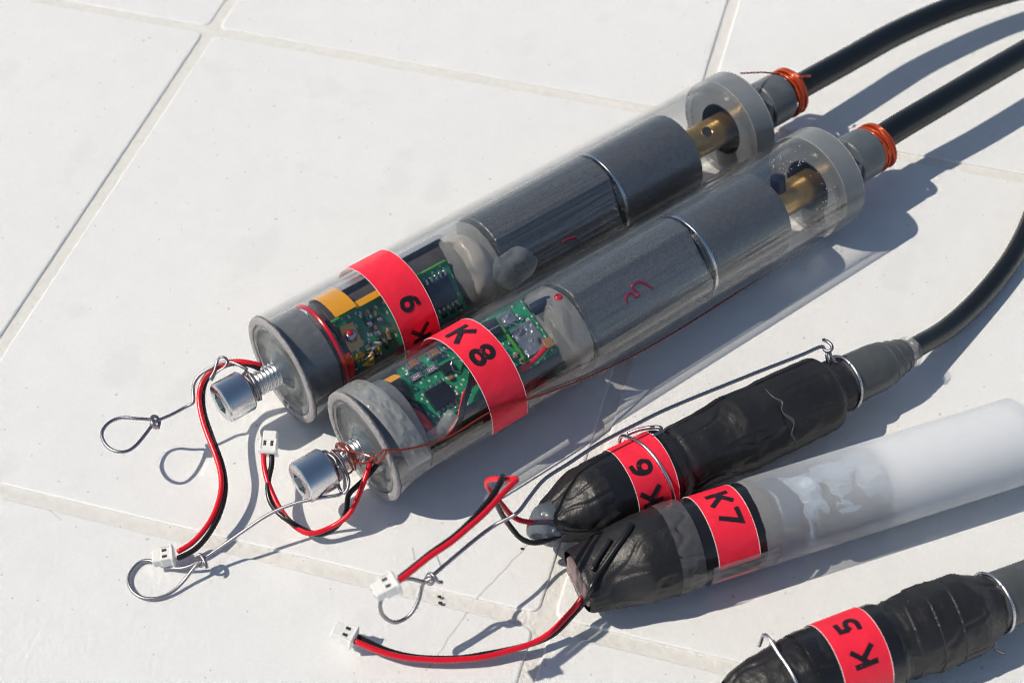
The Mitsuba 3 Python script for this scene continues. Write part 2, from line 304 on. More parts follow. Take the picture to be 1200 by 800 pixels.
def plug_body(parent, a, b, size=(4.9, 3.7)):
    """A small white two-pin plug from where its wires enter (a) to its mouth (b); world millimetres."""
    a, b = np.array(a), np.array(b); L = np.linalg.norm(b - a); x = (b - a) / L
    y = np.cross([0, 0, 1], x); y /= np.linalg.norm(y); z = np.cross(x, y)
    def put(m, o): return mesh((a + (m.vertices + o)[:, :1] * x + (m.vertices + o)[:, 1:2] * y + (m.vertices + o)[:, 2:3] * z) * 1e-3, m.faces)
    w, h = size
    k = part(parent, 'plug', put(rbox((L * .62, w, h), 0.25), (L * .31, 0, 0)), 'white_plastic', 'small white plastic plug')
    part(k, 'mouth', put(rbox((L * .4, w * .86, h * .8), 0.25), (L * .8, 0, 0)), 'white_plastic')
    part(k, 'flange', put(rbox((0.8, w + .9, h + .7), 0.2), (L * .1, 0, 0)), 'white_plastic')
    for s in (-1, 1):
        part(k, 'pin_hole', put(rbox((0.3, 0.9, 0.9), 0.1), (L + .0, s * w * .2, .3)), 'dark_hole')
        part(k, 'latch_slot', put(rbox((L * .22, 0.9, 0.3), 0.08), (L * .42, s * w * .22, h / 2)), 'dark_hole')
        part(k, 'rib', put(rbox((L * .5, 0.5, 0.5), 0.12), (L * .36, s * w * .46, h / 2 + .1)), 'white_plastic')
    return k

def sleeve(dev, prof, amp=0.35, scale=0.16, seed=0, squash=None, nt=150, nph=110, grooves=None, crease=0.0):
    """A shrunk sleeve: radius profile along t, uneven from noise; squash(t) -> (s factor, z factor)."""
    pr = np.array(prof, float); t = np.linspace(pr[0, 0], pr[-1, 0], nt); ph = np.linspace(0, 360, nph, endpoint=False)
    r = np.interp(t, pr[:, 0], pr[:, 1])
    from scipy.ndimage import gaussian_filter1d
    r = gaussian_filter1d(r, 1.3, mode='nearest')
    P = dev.cyl(t[:, None], ph[None], r[:, None])
    nz = meshkit.fbm(P * scale + seed * 11.3, 3) - 0.5
    fine = meshkit.fbm(P * scale * 3.1 + seed * 5.3, 2) - 0.5
    rr = r[:, None] * (1 + 0 * ph[None]) + amp * 2 * nz + amp * 0.25 * fine
    if crease:
        cq = np.abs(meshkit.fbm(P * [.05, .13, .13] + seed * 3.1, 2) - 0.5)
        rr = rr - crease * np.exp(-(cq / .035) ** 2) + crease * .5 * np.exp(-((cq - .07) / .05) ** 2)
    if grooves: rr = rr + grooves(t[:, None], ph[None])
    P = dev.cyl(t[:, None], ph[None], rr)
    if squash:
        f = np.array([squash(x) for x in t]); P[..., 1] *= f[:, :1]; P[..., 2] *= f[:, 1:2]
        if f.shape[1] > 2: P[..., 2] += f[:, 2:3]
    return dev.M(grid(P, True))

PATHS = {
 'hook9': [(69.5, -206.4, 16.5), (70.1, -204.7, 16.3), (67.7, -204.8, 16.5), (64.3, -205.9, 17), (60.9, -206.5, 17), (58, -208.7, 17), (57.2, -212.8, 17.5), (58.4, -215.8, 17.5), (61.7, -218.6, 17.5), (65.1, -219.3, 17.5), (67.7, -218, 17.2), (69.2, -214.7, 17), (69.8, -210.6, 16.7), (70, -207, 16.2), (70.5, -203.9, 15.5), (73.5, -200.6, 15.5), (77.5, -196, 16), (78.8, -195.1, 17), (77.9, -192.4, 18.5), (77.7, -189.9, 20.5), (79.2, -187.2, 22), (82.5, -184.6, 23.5), (85.8, -182.7, 24.3), (90, -183.1, 24.6), (92.9, -183.7, 24)],
 'hooktie9': [(82.4, -188.8, 22), (83.1, -185.8, 23.6), (83.2, -182.9, 25.2), (84.6, -182.5, 26), (86, -182.8, 25.2), (85.7, -184.7, 24), (83.6, -186.2, 22.6), (82.7, -188.6, 21)],
 'knot9': [(72.1, -206.2, 15.5), (70.9, -206.7, 17.4), (69.2, -204.3, 17.2), (69.5, -202.4, 15.5), (71.1, -203.8, 14.8), (71.3, -206.4, 15.5), (70.4, -206.7, 17.2), (69.5, -203.6, 17.3)],
 'red9': [(96.1, -180.5, 23.5), (93.6, -181.2, 24.4), (90.2, -181.6, 24.6), (86.3, -182.5, 24), (82.9, -184.5, 22.5), (80.5, -186.7, 21), (79.4, -189.5, 19), (80.1, -193.4, 17.5), (82, -197.2, 16), (84.9, -201.4, 14.5), (88.5, -205.7, 13), (91.9, -209.7, 11.7), (94.8, -214, 10.5), (96.7, -218.7, 9.2), (97.4, -224.1, 8), (97.1, -228.9, 7), (95.7, -233.7, 6), (93.8, -237.1, 5.2), (91.2, -239.9, 4.6)],
 'black9': [(95.9, -181.6, 23), (93.5, -181.7, 24), (89.7, -181.4, 23.4), (85.7, -182.3, 22.6), (82.6, -184.3, 21), (80.5, -186, 19.4), (79.9, -189.1, 17.8), (80.8, -192.8, 16.2), (82.8, -196.7, 14.8), (85.7, -200.6, 13.4), (89.3, -205, 12), (92.9, -209.4, 10.8), (95.7, -213.6, 9.4), (97.8, -218.6, 8.2), (98.7, -224.1, 7.2), (98.5, -229.2, 6.2), (97.3, -234.5, 5.2), (95.3, -238.3, 4.4), (91.8, -241.6, 3.8)],
 'hook8': [(98.4, -243.1, 4.2), (99.6, -241.6, 5.6), (96, -242.8, 3.2), (92.4, -243.8, 2), (88.1, -243.9, 1.5), (83.3, -243.1, 1.3), (80.8, -244.1, 1.1), (79.5, -247.2, 1), (80, -251, 1), (82.6, -253.9, 1), (86.1, -255.2, 1), (89.8, -254.6, 1), (92.7, -252.7, 1.1), (94.8, -250, 1.6), (96.7, -246.5, 3), (98.4, -243.4, 5), (100.2, -240.5, 5.7), (105.7, -234.8, 8.4), (112.2, -228.6, 12), (116.7, -224.7, 14), (121.8, -221.6, 15.6), (126.6, -219.4, 16.6), (131, -217.4, 17), (133.9, -215.9, 17.2), (134.7, -214.4, 17.6), (134.6, -213.2, 19), (133.7, -211.5, 21), (131.7, -210.1, 22.6)],
 'knot8': [(97.7, -241.3, 6.2), (98.6, -240.3, 6.6), (100.5, -241.6, 6.8), (100.4, -242.9, 5.5), (98.4, -241.9, 4.2), (98.7, -240.6, 6.4), (101.1, -242.2, 6.6), (102, -243.3, 5.4)],
 'tie8': [(128.2, -206, 23.6), (131.3, -207.5, 22.5), (133.4, -209.3, 21), (135.1, -211.3, 19.6), (135.7, -213.4, 18.4), (135.2, -215.1, 17.4), (133.5, -214.3, 17), (131.7, -211.4, 16.4), (130.5, -208.4, 15.8)],
 'red8': [(138.5, -199.5, 17.5), (138.7, -202.4, 17.5), (138.7, -206.4, 16.2), (138.3, -210, 14), (137.6, -213.4, 11.5), (136.4, -216.6, 9.2), (134.3, -218.7, 7.4), (131.9, -220.3, 6), (129.3, -222.3, 5.4), (126, -223.6, 5), (122.6, -223.1, 5.2), (119.2, -221.6, 6), (115.3, -218.9, 7.2), (111.5, -215.1, 8.6), (108.7, -211.7, 10), (106.4, -207.9, 11.2), (105.2, -204.9, 12)],
 'black8': [(140.8, -200.8, 16.6), (139.8, -203.6, 15.6), (137.6, -207.6, 14), (135.6, -210.1, 12.5), (134.6, -211.8, 11.2), (135, -214.4, 9.2), (134.8, -216.8, 7.6), (133.6, -219.1, 6), (131.5, -221.1, 4.6), (128.5, -222.6, 4), (125.4, -222.7, 4.4), (122.4, -222.5, 5.4), (119.2, -222.1, 6.8), (115.3, -220.4, 7.2), (112.1, -218, 8), (109.9, -214.3, 9.2), (108.9, -210.1, 10.2), (108.4, -206.7, 11.2), (107.5, -204.2, 12)],
 'hook6': [(261.5, -123, 24), (262.9, -124.4, 25), (264.3, -125.7, 25), (264.2, -127.3, 24.5), (262.6, -127.3, 24), (261.8, -126.6, 24.6), (258.3, -130, 25.4), (246.7, -141.1, 26), (233.1, -153.8, 26.4), (218.8, -167.6, 26.8), (212.6, -174.6, 27), (203.4, -185.3, 27.2), (196.2, -195.5, 27.4), (192.1, -201.2, 27.4), (190, -206.6, 27.4), (188.6, -211.8, 27.6), (187.1, -216.2, 28), (182.5, -218.5, 24.7), (175.8, -229.6, 25), (170.9, -238.5, 24.8), (169.9, -241.3, 25.8), (168.2, -242.6, 23.6), (167.9, -245, 20.7), (166.4, -249.1, 17.5), (164.5, -251.6, 17.2), (162.9, -253.9, 19.5), (160.7, -254.5, 22.5), (159.7, -253.8, 25.4), (159.8, -252, 27.8), (161.3, -249.1, 29.3), (163.2, -246.7, 29.4), (165.8, -244.5, 27.9), (168.4, -243, 25.6), (170.5, -241.8, 26.4)],
 'knot6': [(168.7, -242.4, 25.2), (169.7, -241.6, 27), (171, -242, 26.4), (170.6, -242.9, 25), (169.1, -242, 24.8), (169.5, -240.8, 26.6), (171.4, -241.6, 26.8), (172.2, -241.9, 25.6), (173.5, -241.5, 25)],
 'hooklink6': [(266.8, -128.2, 20.5), (265, -127.9, 22), (264, -127, 23.5), (263.4, -127.8, 23), (264, -128.8, 21.5), (264.9, -129, 19.5)],
 'red6': [(201.2, -207.2, 14.5), (197.9, -207.7, 15.5), (194, -207.3, 14.5), (190.1, -207.9, 14), (187.3, -209, 15), (184.5, -210.1, 18), (182.1, -211.5, 24), (179.8, -213.4, 31), (178.5, -214.6, 36), (178.9, -215.3, 39.5), (181.1, -216, 42), (184.3, -217.2, 44.5), (187.1, -217.7, 46.5), (187.9, -218.7, 47.5), (187.1, -221.1, 48), (185.2, -226.4, 48.5), (182.9, -232.9, 49), (180, -239.1, 49.4), (176.9, -244.9, 49.6), (173.7, -249.4, 49.6), (170.8, -254.2, 49.4), (167.6, -259.1, 49)],
 'black6': [(198.7, -209.2, 12.5), (195.5, -211.6, 12), (192.1, -213.4, 12), (188.9, -213.9, 13), (186.4, -214, 16), (184.2, -214.6, 21), (182.6, -216.2, 28), (181.8, -217.7, 35), (182.1, -218.4, 40), (183.4, -218.3, 45), (184, -218.2, 47), (184, -221.2, 47.8), (183, -226.2, 47.8), (181.6, -231.1, 48), (179.2, -237.4, 48.2), (176.3, -243.1, 48.4), (173.1, -247.9, 48.4), (170.4, -252.4, 48.2), (167.4, -257.4, 48)],
 'red7': [(213.4, -223.4, 14), (211.6, -224.7, 12.6), (209.9, -226.7, 11), (208.1, -230, 9), (206.3, -232.8, 7.6), (204.8, -235.3, 6.6), (202.4, -238.5, 5.6), (199.4, -241.2, 4.8), (195.9, -243.7, 4.4), (191.7, -246.2, 4), (187, -248.9, 3.8), (181.9, -251, 3.8), (176.2, -252.9, 3.8), (170.7, -254.3, 4), (165.8, -255.3, 4.4), (160.7, -255.7, 5), (155.9, -255.5, 5.6), (151.5, -254.9, 6)],
 'black7': [(219, -208.5, 24.9), (218.4, -211.5, 24.7), (216.7, -215.3, 23.2), (214.7, -219.8, 20.9), (212.9, -224.2, 19), (212, -228.3, 16.9), (210.1, -228, 9), (208.1, -231, 7.2), (206.2, -234, 5.6), (203.8, -237.1, 4.4), (200.5, -239.7, 3.6), (196.5, -242.2, 3.1), (191.7, -244.8, 2.8), (186.5, -247.4, 2.6), (181.5, -249.7, 2.4), (175.8, -251.6, 2.4), (170.3, -253, 2.6), (165.3, -253.8, 3), (160.1, -253.9, 3.6), (155.7, -253.5, 4.4), (151.4, -252.8, 5)],
 'black7b': [(214.3, -213.4, 22.3), (213.2, -216.6, 21.3), (212, -219.8, 20.2), (211.3, -222.8, 19.3)],
 'cable9': [(233.7, 3.2, 18.7), (237.7, 8.9, 18.6), (242.2, 15.5, 18.3), (252.6, 30.7, 17.6), (263.8, 47.1, 17), (275.5, 61.8, 16.6), (287.7, 75.7, 16), (300.4, 88.4, 15), (319.9, 105.2, 14), (347, 125.8, 12)],
 'cable8': [(265.5, -19.6, 18.7), (270.1, -12.6, 19), (275.4, -5.4, 19.4), (286.2, 8.4, 20.2), (300.2, 27.2, 20.5), (314.7, 47.2, 20.2), (333.1, 73, 19), (359.2, 108.4, 17)],
 'cable6': [(289.3, -108.3, 11), (292.4, -103.1, 9.6), (298.2, -94.1, 7), (304.6, -82.8, 5), (310.9, -70, 4), (316.4, -57.3, 3.7), (320.9, -44.6, 3.6), (324.3, -31.3, 3.6), (327.1, -15.8, 3.6), (329.3, 2, 3.6)],
 'tie5': [(324.8, -199.7, 13), (324.9, -201.4, 9), (324.3, -203.7, 6), (323.5, -205.5, 4), (323.4, -207.2, 3)],
 'tie5b': [(324.1, -204, 5), (324.6, -206.3, 3.4), (325.8, -206.9, 2.6), (327.5, -206.6, 1.6)],
 'wire9top': [(215, -15.1, 36.5), (218.2, -10.7, 34), (222.3, -4, 30), (227.9, 0.6, 27)],
}
PLUGS = {'conn9': ((90.8, -241.1, 4.4), (85.1, -244.1, 4.2)), 'conn8': ((106.4, -204.5, 12), (104.9, -197.4, 14)), 'conn6': ((167.5, -258.9, 49), (162.6, -263.6, 48)), 'conn7': ((151.4, -253.9, 5.6), (144.6, -253.2, 6.4))}


# ------------------------------------------------------------------ the setting: tiles on their bed
def tile_mesh(w, h, r=3.2, g=np.random.default_rng(0)):
    def outline(ins):
        rr = max(r - ins, 0.6); pts = []
        for cx, cy, a0 in ((w / 2, h / 2, 0), (-w / 2, h / 2, 90), (-w / 2, -h / 2, 180), (w / 2, -h / 2, 270)):
            for a in np.radians(np.linspace(a0, a0 + 90, 7)):
                pts.append((cx - np.sign(cx) * (ins + rr) + rr * math.cos(a), cy - np.sign(cy) * (ins + rr) + rr * math.sin(a)))
        return np.array(pts)
    rows = [np.c_[outline(i), np.full(28, z)] for i, z in ((0, -2.5), (0, -0.55), (0.12, -0.3), (0.4, -0.1), (0.9, 0.0))]
    m = grid(np.array(rows), True); n = len(m.vertices)
    v = np.vstack([m.vertices, [[0, 0, 0]]]); k = np.arange(28)
    return mesh(v * 1e-3, np.vstack([m.faces, np.stack([n - 28 + k, n - 28 + (k + 1) % 28, k * 0 + n], 1)]))
labels['tile_floor'] = {'label': 'white ceramic tile floor with narrow pale grout joints in full sun', 'kind': 'structure', 'category': 'floor'}
USED.add('tile_floor')
bed = trimesh.creation.box((6, 6, 0.02)); bed.apply_translation((0.2, -0.2, -0.0108))
scene['tile_floor'] = mikit.ply(bed, 'grout_mat')
GA, GB, PX_, PY_ = 4.7, 4.8, 200.0, 231.0
tm = mikit.ply(tile_mesh(PX_ - GA, PY_ - GB), 'tile_mat', smooth=25)
rg = np.random.default_rng(5)
order = sorted(((i, j) for i in range(-5, 7) for j in range(-6, 5)), key=lambda q: abs(q[0]) + abs(q[1]))
for i, j in order:
    k = numbered('tile_floor__tile')
    tilt = rg.normal(size=2) * 0.05
    scene[k] = {**tm, 'to_world': T().translate([(i + .5) * .2, (j + .5) * .231, rg.uniform(-.0001, .0001)]).rotate([1, 0, 0], tilt[0]).rotate([0, 1, 0], tilt[1])}

# ------------------------------------------------------------------ the two clear tubes
K8 = Dev((0.1349, -0.1989, 0.0187), 53.61)
K9 = Dev((0.1006, -0.1774, 0.0187), 53.72)
RO, RI, TL = 18.6, 15.9, 196.5

def polar_prism(dev, t0, t1, R, flats, n=240):
    ph = np.linspace(0, 360, n, endpoint=False); r = np.full(n, R)
    for c, off in flats:
        dlt = np.radians((ph - c + 180) % 360 - 180); co = np.cos(dlt)
        r = np.where(co > 0.3, np.minimum(r, off / np.maximum(co, 0.3)), r)
    rows = [(t0, 0), (t0, -.4), (t0 + .15, -.12), (t0 + .4, 0), (t1 - .4, 0), (t1 - .15, -.12), (t1, -.4), (t1, 0)]
    P = np.array([dev.cyl(t, ph, (r + q) if 0 < i < 7 else r * 0 + 1e-3) for i, (t, q) in enumerate(rows)])
    return dev.M(grid(P, True))

def clear_tube(dev, name, label, seed, flatphi, t_plug, rod_pin):
    k = thing(name, label, 'sensor tube', 'clear tubes holding circuit boards')
    g = np.random.default_rng(seed)
    # shell: outer and inner wall, sawn front and rear edges
    n = 128
    wall = rev(dev, [(1.3, RI), (1.3, RO), (187.6, RO), (187.6, RI), (1.3, RI)], n)
    if wall.volume < 0: wall.invert()
    w_ = part(k, 'tube_wall', wall, 'clear_plastic', smooth=40)
    scene[w_]['interior'] = {'type': 'ref', 'id': 'grey_body'}
    front = rev(dev, [(1.25, RI - .02), (0.3, RI - .05), (0.05, RI + .25), (0.0, RI + 1), (0.0, RO - .6), (0.2, RO - .15), (0.5, RO - .02), (1.25, RO - .02), (1.25, RI)], n)
    v = dev_noise(front, 0.16, 300, seed)
    part(k, 'sawn_front_edge', v, 'sawn_edge', smooth=True)
    # front plug with its dished face
    pl = rev(dev, [(0.5, 14.4), (0.4, RI - .7), (t_plug - .3, RI - .7), (t_plug, RI - 1.1), (t_plug, 0)], 96)
    p = part(k, 'front_plug', dev_noise(pl, 0.25, 200, seed + 3), 'plug_mat', smooth=40)
    fc = rev(dev, [(0.7, 0), (0.9, 7), (1.0, 9.6), (1.7, 10.2), (1.9, 13.0), (1.2, 13.9), (0.5, 14.6), (0.42, RI - .1)], 96)
    part(p, 'dished_face', dev_noise(fc, 0.5, 200, seed + 3), 'plug_face', smooth=40)
    part(p, 'glue_fillet', dev_noise(rev(dev, [(-1.5, 3.9), (-.9, 4.5), (-.1, 5.1), (.5, 6.0), (1.1, 6.8)], 48), 0.6, 420, seed + 5), 'epoxy_mat', smooth=True)
    # weights to the rear of the board
    part(k, 'faceted_block', polar_prism(dev, 79.5, 128.5, 15.35, [(flatphi, 12.3), (flatphi + 90, 12.6), (flatphi + 180, 12.6)]), 'block_mat', smooth=False)
    part(k, 'steel_washer', ring(dev, 129.3, 130.5, 4, 15.75, 96), 'steel_mat')
    part(k, 'washer_gap', rev(dev, [(128.4, 13.6), (129.4, 13.6)], 72), 'dark_hole')
    part(k, 'weight_cylinder', solid(dev, 130.6, 164.5, 15.3, 0.35, 96), 'weight_mat')
    part(k, 'brass_rod', solid(dev, 164, 197, 5.7, 0.2, 48), 'brass_mat')
    rod_pin(k)
    # rear cap: a thick ring
    rc = rev(dev, [(187.75, 9.6), (187.75, RO - .3), (188.0, RO), (TL - .5, RO), (TL, RO - .5), (TL, 6.0), (TL - 1, 6.0), (TL - 1, 9.6), (187.75, 9.6)], 96)
    c = part(k, 'rear_cap', rc, 'cap_plastic', smooth=30)
    for t_, r_ in ((187.7, RO - .1), (TL - .2, RO - .2)): part(c, 'pale_edge', sweep(dev.W(dev.cyl(t_, np.linspace(0, 360, 90), r_)), .00022, 6), 'sawn_edge', smooth=True)
    part(c, 'bore', rev(dev, [(187.4, 9.5), (TL - 1.2, 9.5), (TL - 1.2, 5.6)], 64), 'dark_hole')
    # gland: hexagonal neck then a round collar
    hexn = polar_prism(dev, TL, 207, 9.2, [(a, 8.1) for a in range(20, 380, 60)], 120)
    gl = part(k, 'gland', hexn, 'gland_mat', smooth=False)
    part(gl, 'collar', rev(dev, [(206.6, 0), (206.6, 8.8), (207.2, 9.2), (216.6, 9.1), (218.2, 8.5), (219.2, 7.0), (219.4, 4.5)], 64), 'gland_mat')
    return k

def dev_noise(m, amp, scale, seed):
    """Pushes vertices about by up to amp mm with noise of the given spatial frequency (per metre)."""
    v = m.vertices
    off = np.stack([meshkit.fbm(v * scale + seed * 3.7 + 19 * i, 3) - 0.5 for i in range(3)], -1)
    return mesh(v + off * amp * 2e-3, m.faces)

def pin8(k):
    P = np.linspace(0, 1, 2)[:, None]
    a, b = K8.cyl(173.5, -12, 3.0), K8.cyl(173.5, -12, 10.4)
    part(k, 'set_screw', sweep(K8.W(np.array([a, a * .5 + b * .5, b])), 0.0026, 18), 'pin_blue', 'dark blue set screw in the brass rod')
def pin9(k):
    c = K9.cyl(178.0, 25, 5.15)
    m = trimesh.creation.cylinder(2.0, 1.3, sections=24)
    q = np.radians(25); nn = np.array([0, math.sin(q), math.cos(q)]); ww = np.array([0, math.cos(q), -math.sin(q)])
    v = c + m.vertices[:, :1] * np.array([1., 0, 0]) + m.vertices[:, 1:2] * ww + m.vertices[:, 2:3] * nn
    part(k, 'drilled_hole', mesh(K9.W(v), m.faces), 'dark_hole')
    part(k, 'hole_rim', sweep(K9.W(np.array([c + 2.1 * (math.cos(a) * np.array([1., 0, 0]) + math.sin(a) * ww) + nn * .45 for a in np.linspace(0, 2 * np.pi, 30)])), 0.0003, 6), 'brass_mat')

k8 = clear_tube(K8, 'clear_sensor_tube', 'clear plastic tube labelled K8 with green circuit board, grey weights and capped screw end', 3, 42, 14.8, pin8)
k9 = clear_tube(K9, 'clear_sensor_tube', 'clear plastic tube labelled K9 lying behind the K8 tube, with amber tape round its inside', 8, 62, 13.2, pin9)

cap_screw(K8, k8, -22.0, -12.2, 2.5)
cap_screw(K9, k9, -21.6, -12.4, 2.5)
label_band(K8, k8, 35.0, 48.3, RO + .12, -75, 97, 'K8', (-16, 16.5), 41.4, 1, 0.0080, 'red label reading K8')
label_band(K9, k9, 34.6, 48.2, RO + .12, -75, 118, 'K9', (73, 41), 41.4, -1, 0.0066, 'red label reading K9')

# ---- what is in the K8 tube
b8 = Plane(K8, 22, 4.5)
part(k8, 'battery', shifted(K8, solid(K8, 19, 71, 8.6, 0.8, 48), 202, 5.6), 'battery_wrap')
pb = part(k8, 'circuit_board', b8.box(21.5, 69.5, -14.3, 6.2, -1.6, 0, 0.1), 'pcb_mat')
part(k8, 'insulating_sheet', b8.box(19, 71, -13.8, 9.5, -3.1, -1.9, 0.3), 'battery_wrap')
part(pb, 'chip', b8.box(24.0, 31.6, -3.6, 3.0, 0.02, 1.6), 'chip_mat')
for i in range(5):
    part(pb, 'chip_leg', b8.box(24.4 + i * 1.6, 25.2 + i * 1.6, -5.0, -3.5, 0.02, .55), 'solder_mat')
    part(pb, 'chip_leg', b8.box(24.4 + i * 1.6, 25.2 + i * 1.6, 2.9, 4.3, 0.02, .55), 'solder_mat')
for t, w in ((25.1, -9.2), (30.6, -8.9)):
    r_ = part(pb, 'resistor', b8.box(t - 1.6, t + 1.6, w - .95, w + .95, 0.02, .8), 'chip_mat')
    for s in (-1, 1): part(r_, 'end_cap', b8.box(t + s * 1.9 - .45, t + s * 1.9 + .45, w - 1.0, w + 1.0, 0.02, .86), 'solder_mat')
    part(r_, 'printed_frame', cat([b8.box(t - 1.3, t + 1.3, w + y - .08, w + y + .08, .78, .84, .02) for y in (-.7, .7)] + [b8.box(t + x - .08, t + x + .08, w - .7, w + .7, .78, .84, .02) for x in (-1.3, 1.3)] + [b8.box(t + x - .25, t + x + .25, w - .35, w + .35, .78, .84, .02) for x in (-.7, 0, .7)]), 'white_print')
for t, w in ((26.2, -13.0), (34.0, -12.6)):
    c_ = part(pb, 'capacitor', b8.box(t - 1.2, t + 1.2, w - 1.2, w + 1.2, 0.02, 2.2, .3), 'ceramic_tan')
    for s in (-1, 1): part(c_, 'end_cap', b8.box(t + s * 1.6 - .5, t + s * 1.6 + .5, w - 1.25, w + 1.25, 0.02, 2.25, .3), 'solder_mat')
part(pb, 'chip', b8.box(33.0, 37.2, -8.3, -5.2, 0.02, 1.3), 'chip_mat')
part(pb, 'capacitor', b8.box(33.3, 35.0, -4.2, -2.9, 0.02, 1.2, .2), 'ceramic_tan')
g8 = np.random.default_rng(12)
for t, w, r in ((23.4, -11.2, .7), (28.2, -11.0, .6), (22.9, -6.0, .6), (32.8, -1.2, .6), (33.2, 1.8, .7), (36.2, 2.6, .8), (24.2, 5.1, .6), (30.2, 5.0, .5), (36.5, -10.6, .7), (38.6, -12.5, .8), (33.0, 4.9, .7), (38.4, 1.0, .7)):
    part(pb, 'solder_joint', b8.blob(t, w, .25, r, .8, t), 'solder_mat', smooth=True)
# the board's far half beyond the label: crowded black and silver pieces
part(pb, 'chip', b8.box(50.5, 57.5, -13.2, -8.0, 0.02, 1.9, .2, 8), 'chip_mat')
part(pb, 'chip', b8.box(50.0, 54.0, -6.5, -1.5, 0.02, 1.4, .2), 'chip_mat')
part(pb, 'foil_pad', b8.box(59.5, 67.8, -7.0, 3.4, 0.02, .9, .3), 'foil_mat')
part(pb, 'foil_pad', b8.box(58.6, 64.0, -13.2, -8.6, 0.02, 1.1, .3), 'foil_mat')
part(pb, 'board_divider', b8.box(57.4, 58.3, -12, 5.2, 0.02, 1.5, .1), 'pcb_edge_green')
part(pb, 'transistor', b8.box(66.0, 69.2, 1.0, 4.4, 0.8, 2.0, .3), 'ceramic_tan')
for i in range(16):
    t, w = g8.uniform(49.5, 58), g8.uniform(-12, 5)
    part(pb, 'small_component', b8.box(t - .7, t + .7, w - .45, w + .45, 0.02, 1 + g8.uniform(0, .7), .15, g8.uniform(-30, 30)), ('solder_mat', 'chip_mat', 'ceramic_tan', 'solder_mat')[i % 4])
for i in range(9):
    t, w = g8.uniform(49.5, 66), g8.uniform(-13, 5)
    part(pb, 'solder_joint', b8.blob(t, w, .4, g8.uniform(.5, .9), .8, i), 'solder_mat', smooth=True)
part(k8, 'bare_wire', b8.rod([(49, -8.5, 2.0), (52, -9.5, 3.6), (57, -9.2, 4.2), (61, -7.6, 3.4), (62.4, -5.6, 2.2), (60.8, -4.6, 1.6)], .28), 'bright_wire')
part(k8, 'bare_wire', b8.rod([(40.5, -6.5, 1.2), (38.0, -7.6, 2.6), (36.0, -6.6, 2.8), (36.0, -4.9, 1.6), (37.4, -4.2, .4)], .26), 'bright_wire')
part(k8, 'red_lead', b8.rod([(57, 6.0, 1.6), (54, 5.6, 2.4), (59, 5.2, 2.2), (63, 4.4, 2.0), (65.6, 3.6, 1.8)], .85), 'red_wire', 'red wire soldered to the rear of the board')
part(k8, 'red_lead', b8.rod([(47, 2.2, 2.2), (41, 1.8, 2.6), (36.5, 2.4, 3.0), (33.0, 4.2, 3.4), (29.5, 7.6, 3.2), (26.5, 9.6, 2.2), (23.5, 10.6, .6), (20.5, 10.6, -2)], .85), 'red_wire')
part(k8, 'black_lead', b8.rod([(40.0, -5.0, 1.6), (40.2, -2.2, 2.8), (38.2, .6, 3.6), (35.4, 3.0, 4.2), (31.0, 6.4, 4.6), (26.8, 10.4, 2.8), (22.5, 12.2, .2), (16.5, 12.8, -2)], .9), 'black_wire')
part(k8, 'glue_lump', dev_noise(cat([lrod(K8, [(14.5, 11.5, 3.0), (19, 12.0, 3.6), (23, 11.0, 4.4), (26.5, 9.5, 5.4)], 2.0, 1.0, 14)]), 1.2, 500, 4), 'glue_mat', smooth=True)
for dz, mm_, w0 in ((0, 'red_wire', -3), (1.8, 'red_wire', -1), (-1.8, 'black_wire', -6), (3.2, 'red_wire', 2.2), (5.0, 'black_wire', -9)):
    part(k8, 'red_lead' if mm_ == 'red_wire' else 'black_lead', b8.rod([(14.0, w0 - 1, 3.0 + dz * .2), (16.4, w0 + 2.5, 4.0 + dz * .3), (18.6, w0 + 5.5, 2.6), (20.6, w0 + 8.0, -1.2)], .8), mm_)
part(k8, 'amber_tape', K8.M(grid(K8.cyl(np.linspace(15.5, 19.5, 4)[:, None], np.linspace(-60, -25, 14)[None], 14.2))), 'kapton_mat')
part(k8, 'amber_tape', K8.M(grid(K8.cyl(np.linspace(18, 33, 4)[:, None], np.linspace(100, 150, 14)[None], 15.0))), 'kapton_mat')
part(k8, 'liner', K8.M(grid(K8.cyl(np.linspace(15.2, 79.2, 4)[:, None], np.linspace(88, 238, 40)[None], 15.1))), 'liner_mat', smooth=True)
# the hot glue that holds the board against the block
gp = rev(K8, [(70.2, 0), (70.0, 9), (70.8, 13.2), (72.5, RI - .9), (77.6, RI - .9), (78.4, 14.0), (78.5, 0)], 96)
gm = part(k8, 'glue_plug', dev_noise(gp, 0.8, 110, 2), 'glue_mat', smooth=True)
part(gm, 'wire_end', K8.M(trimesh.Trimesh(*(lambda m: (m.vertices * [1.1, 1.1, .8] + K8.cyl(76.0, -4, 14.9), m.faces))(trimesh.creation.icosphere(2, 1.3)))), 'red_wire', 'red wire end in the glue')
part(k8, 'capacitor_can', lrod(K8, [K8.cyl(68.0, -19, 12.4), K8.cyl(71.5, -14, 13.2), K8.cyl(74.0, -11, 13.2)], 2.1, 1, 16), 'chip_blue', 'dark blue capacitor half sunk in the glue')
pf = Plane(K8, 42, 12.3)
part(k8, 'marker_scrawl', pf.rod([(95.9, 1.1, .02), (96.2, -.4, .02), (98.6, -.7, .02), (99.6, 1.2, .02), (100.9, .5, .02), (99.9, -2.1, .02), (102.5, -2.7, .02), (104.8, -1.0, .02), (106.6, 1.6, .02)], .48, 6), 'marker_red', 'dark red pen squiggle on the grey block')
part(k8, 'pen_mark', cat([sweep(K8.W(K8.cyl(np.array([188.8 + a, 190.2 + a, 191.8 + b]), np.array([56 + a * 4, 60 + b * 3, 63 + a * 5]), RI + .02)), 0.00025, 6) for a, b in ((0, 1), (.8, -1.2), (-.6, .4), (1.6, .2))]), 'pin_blue')

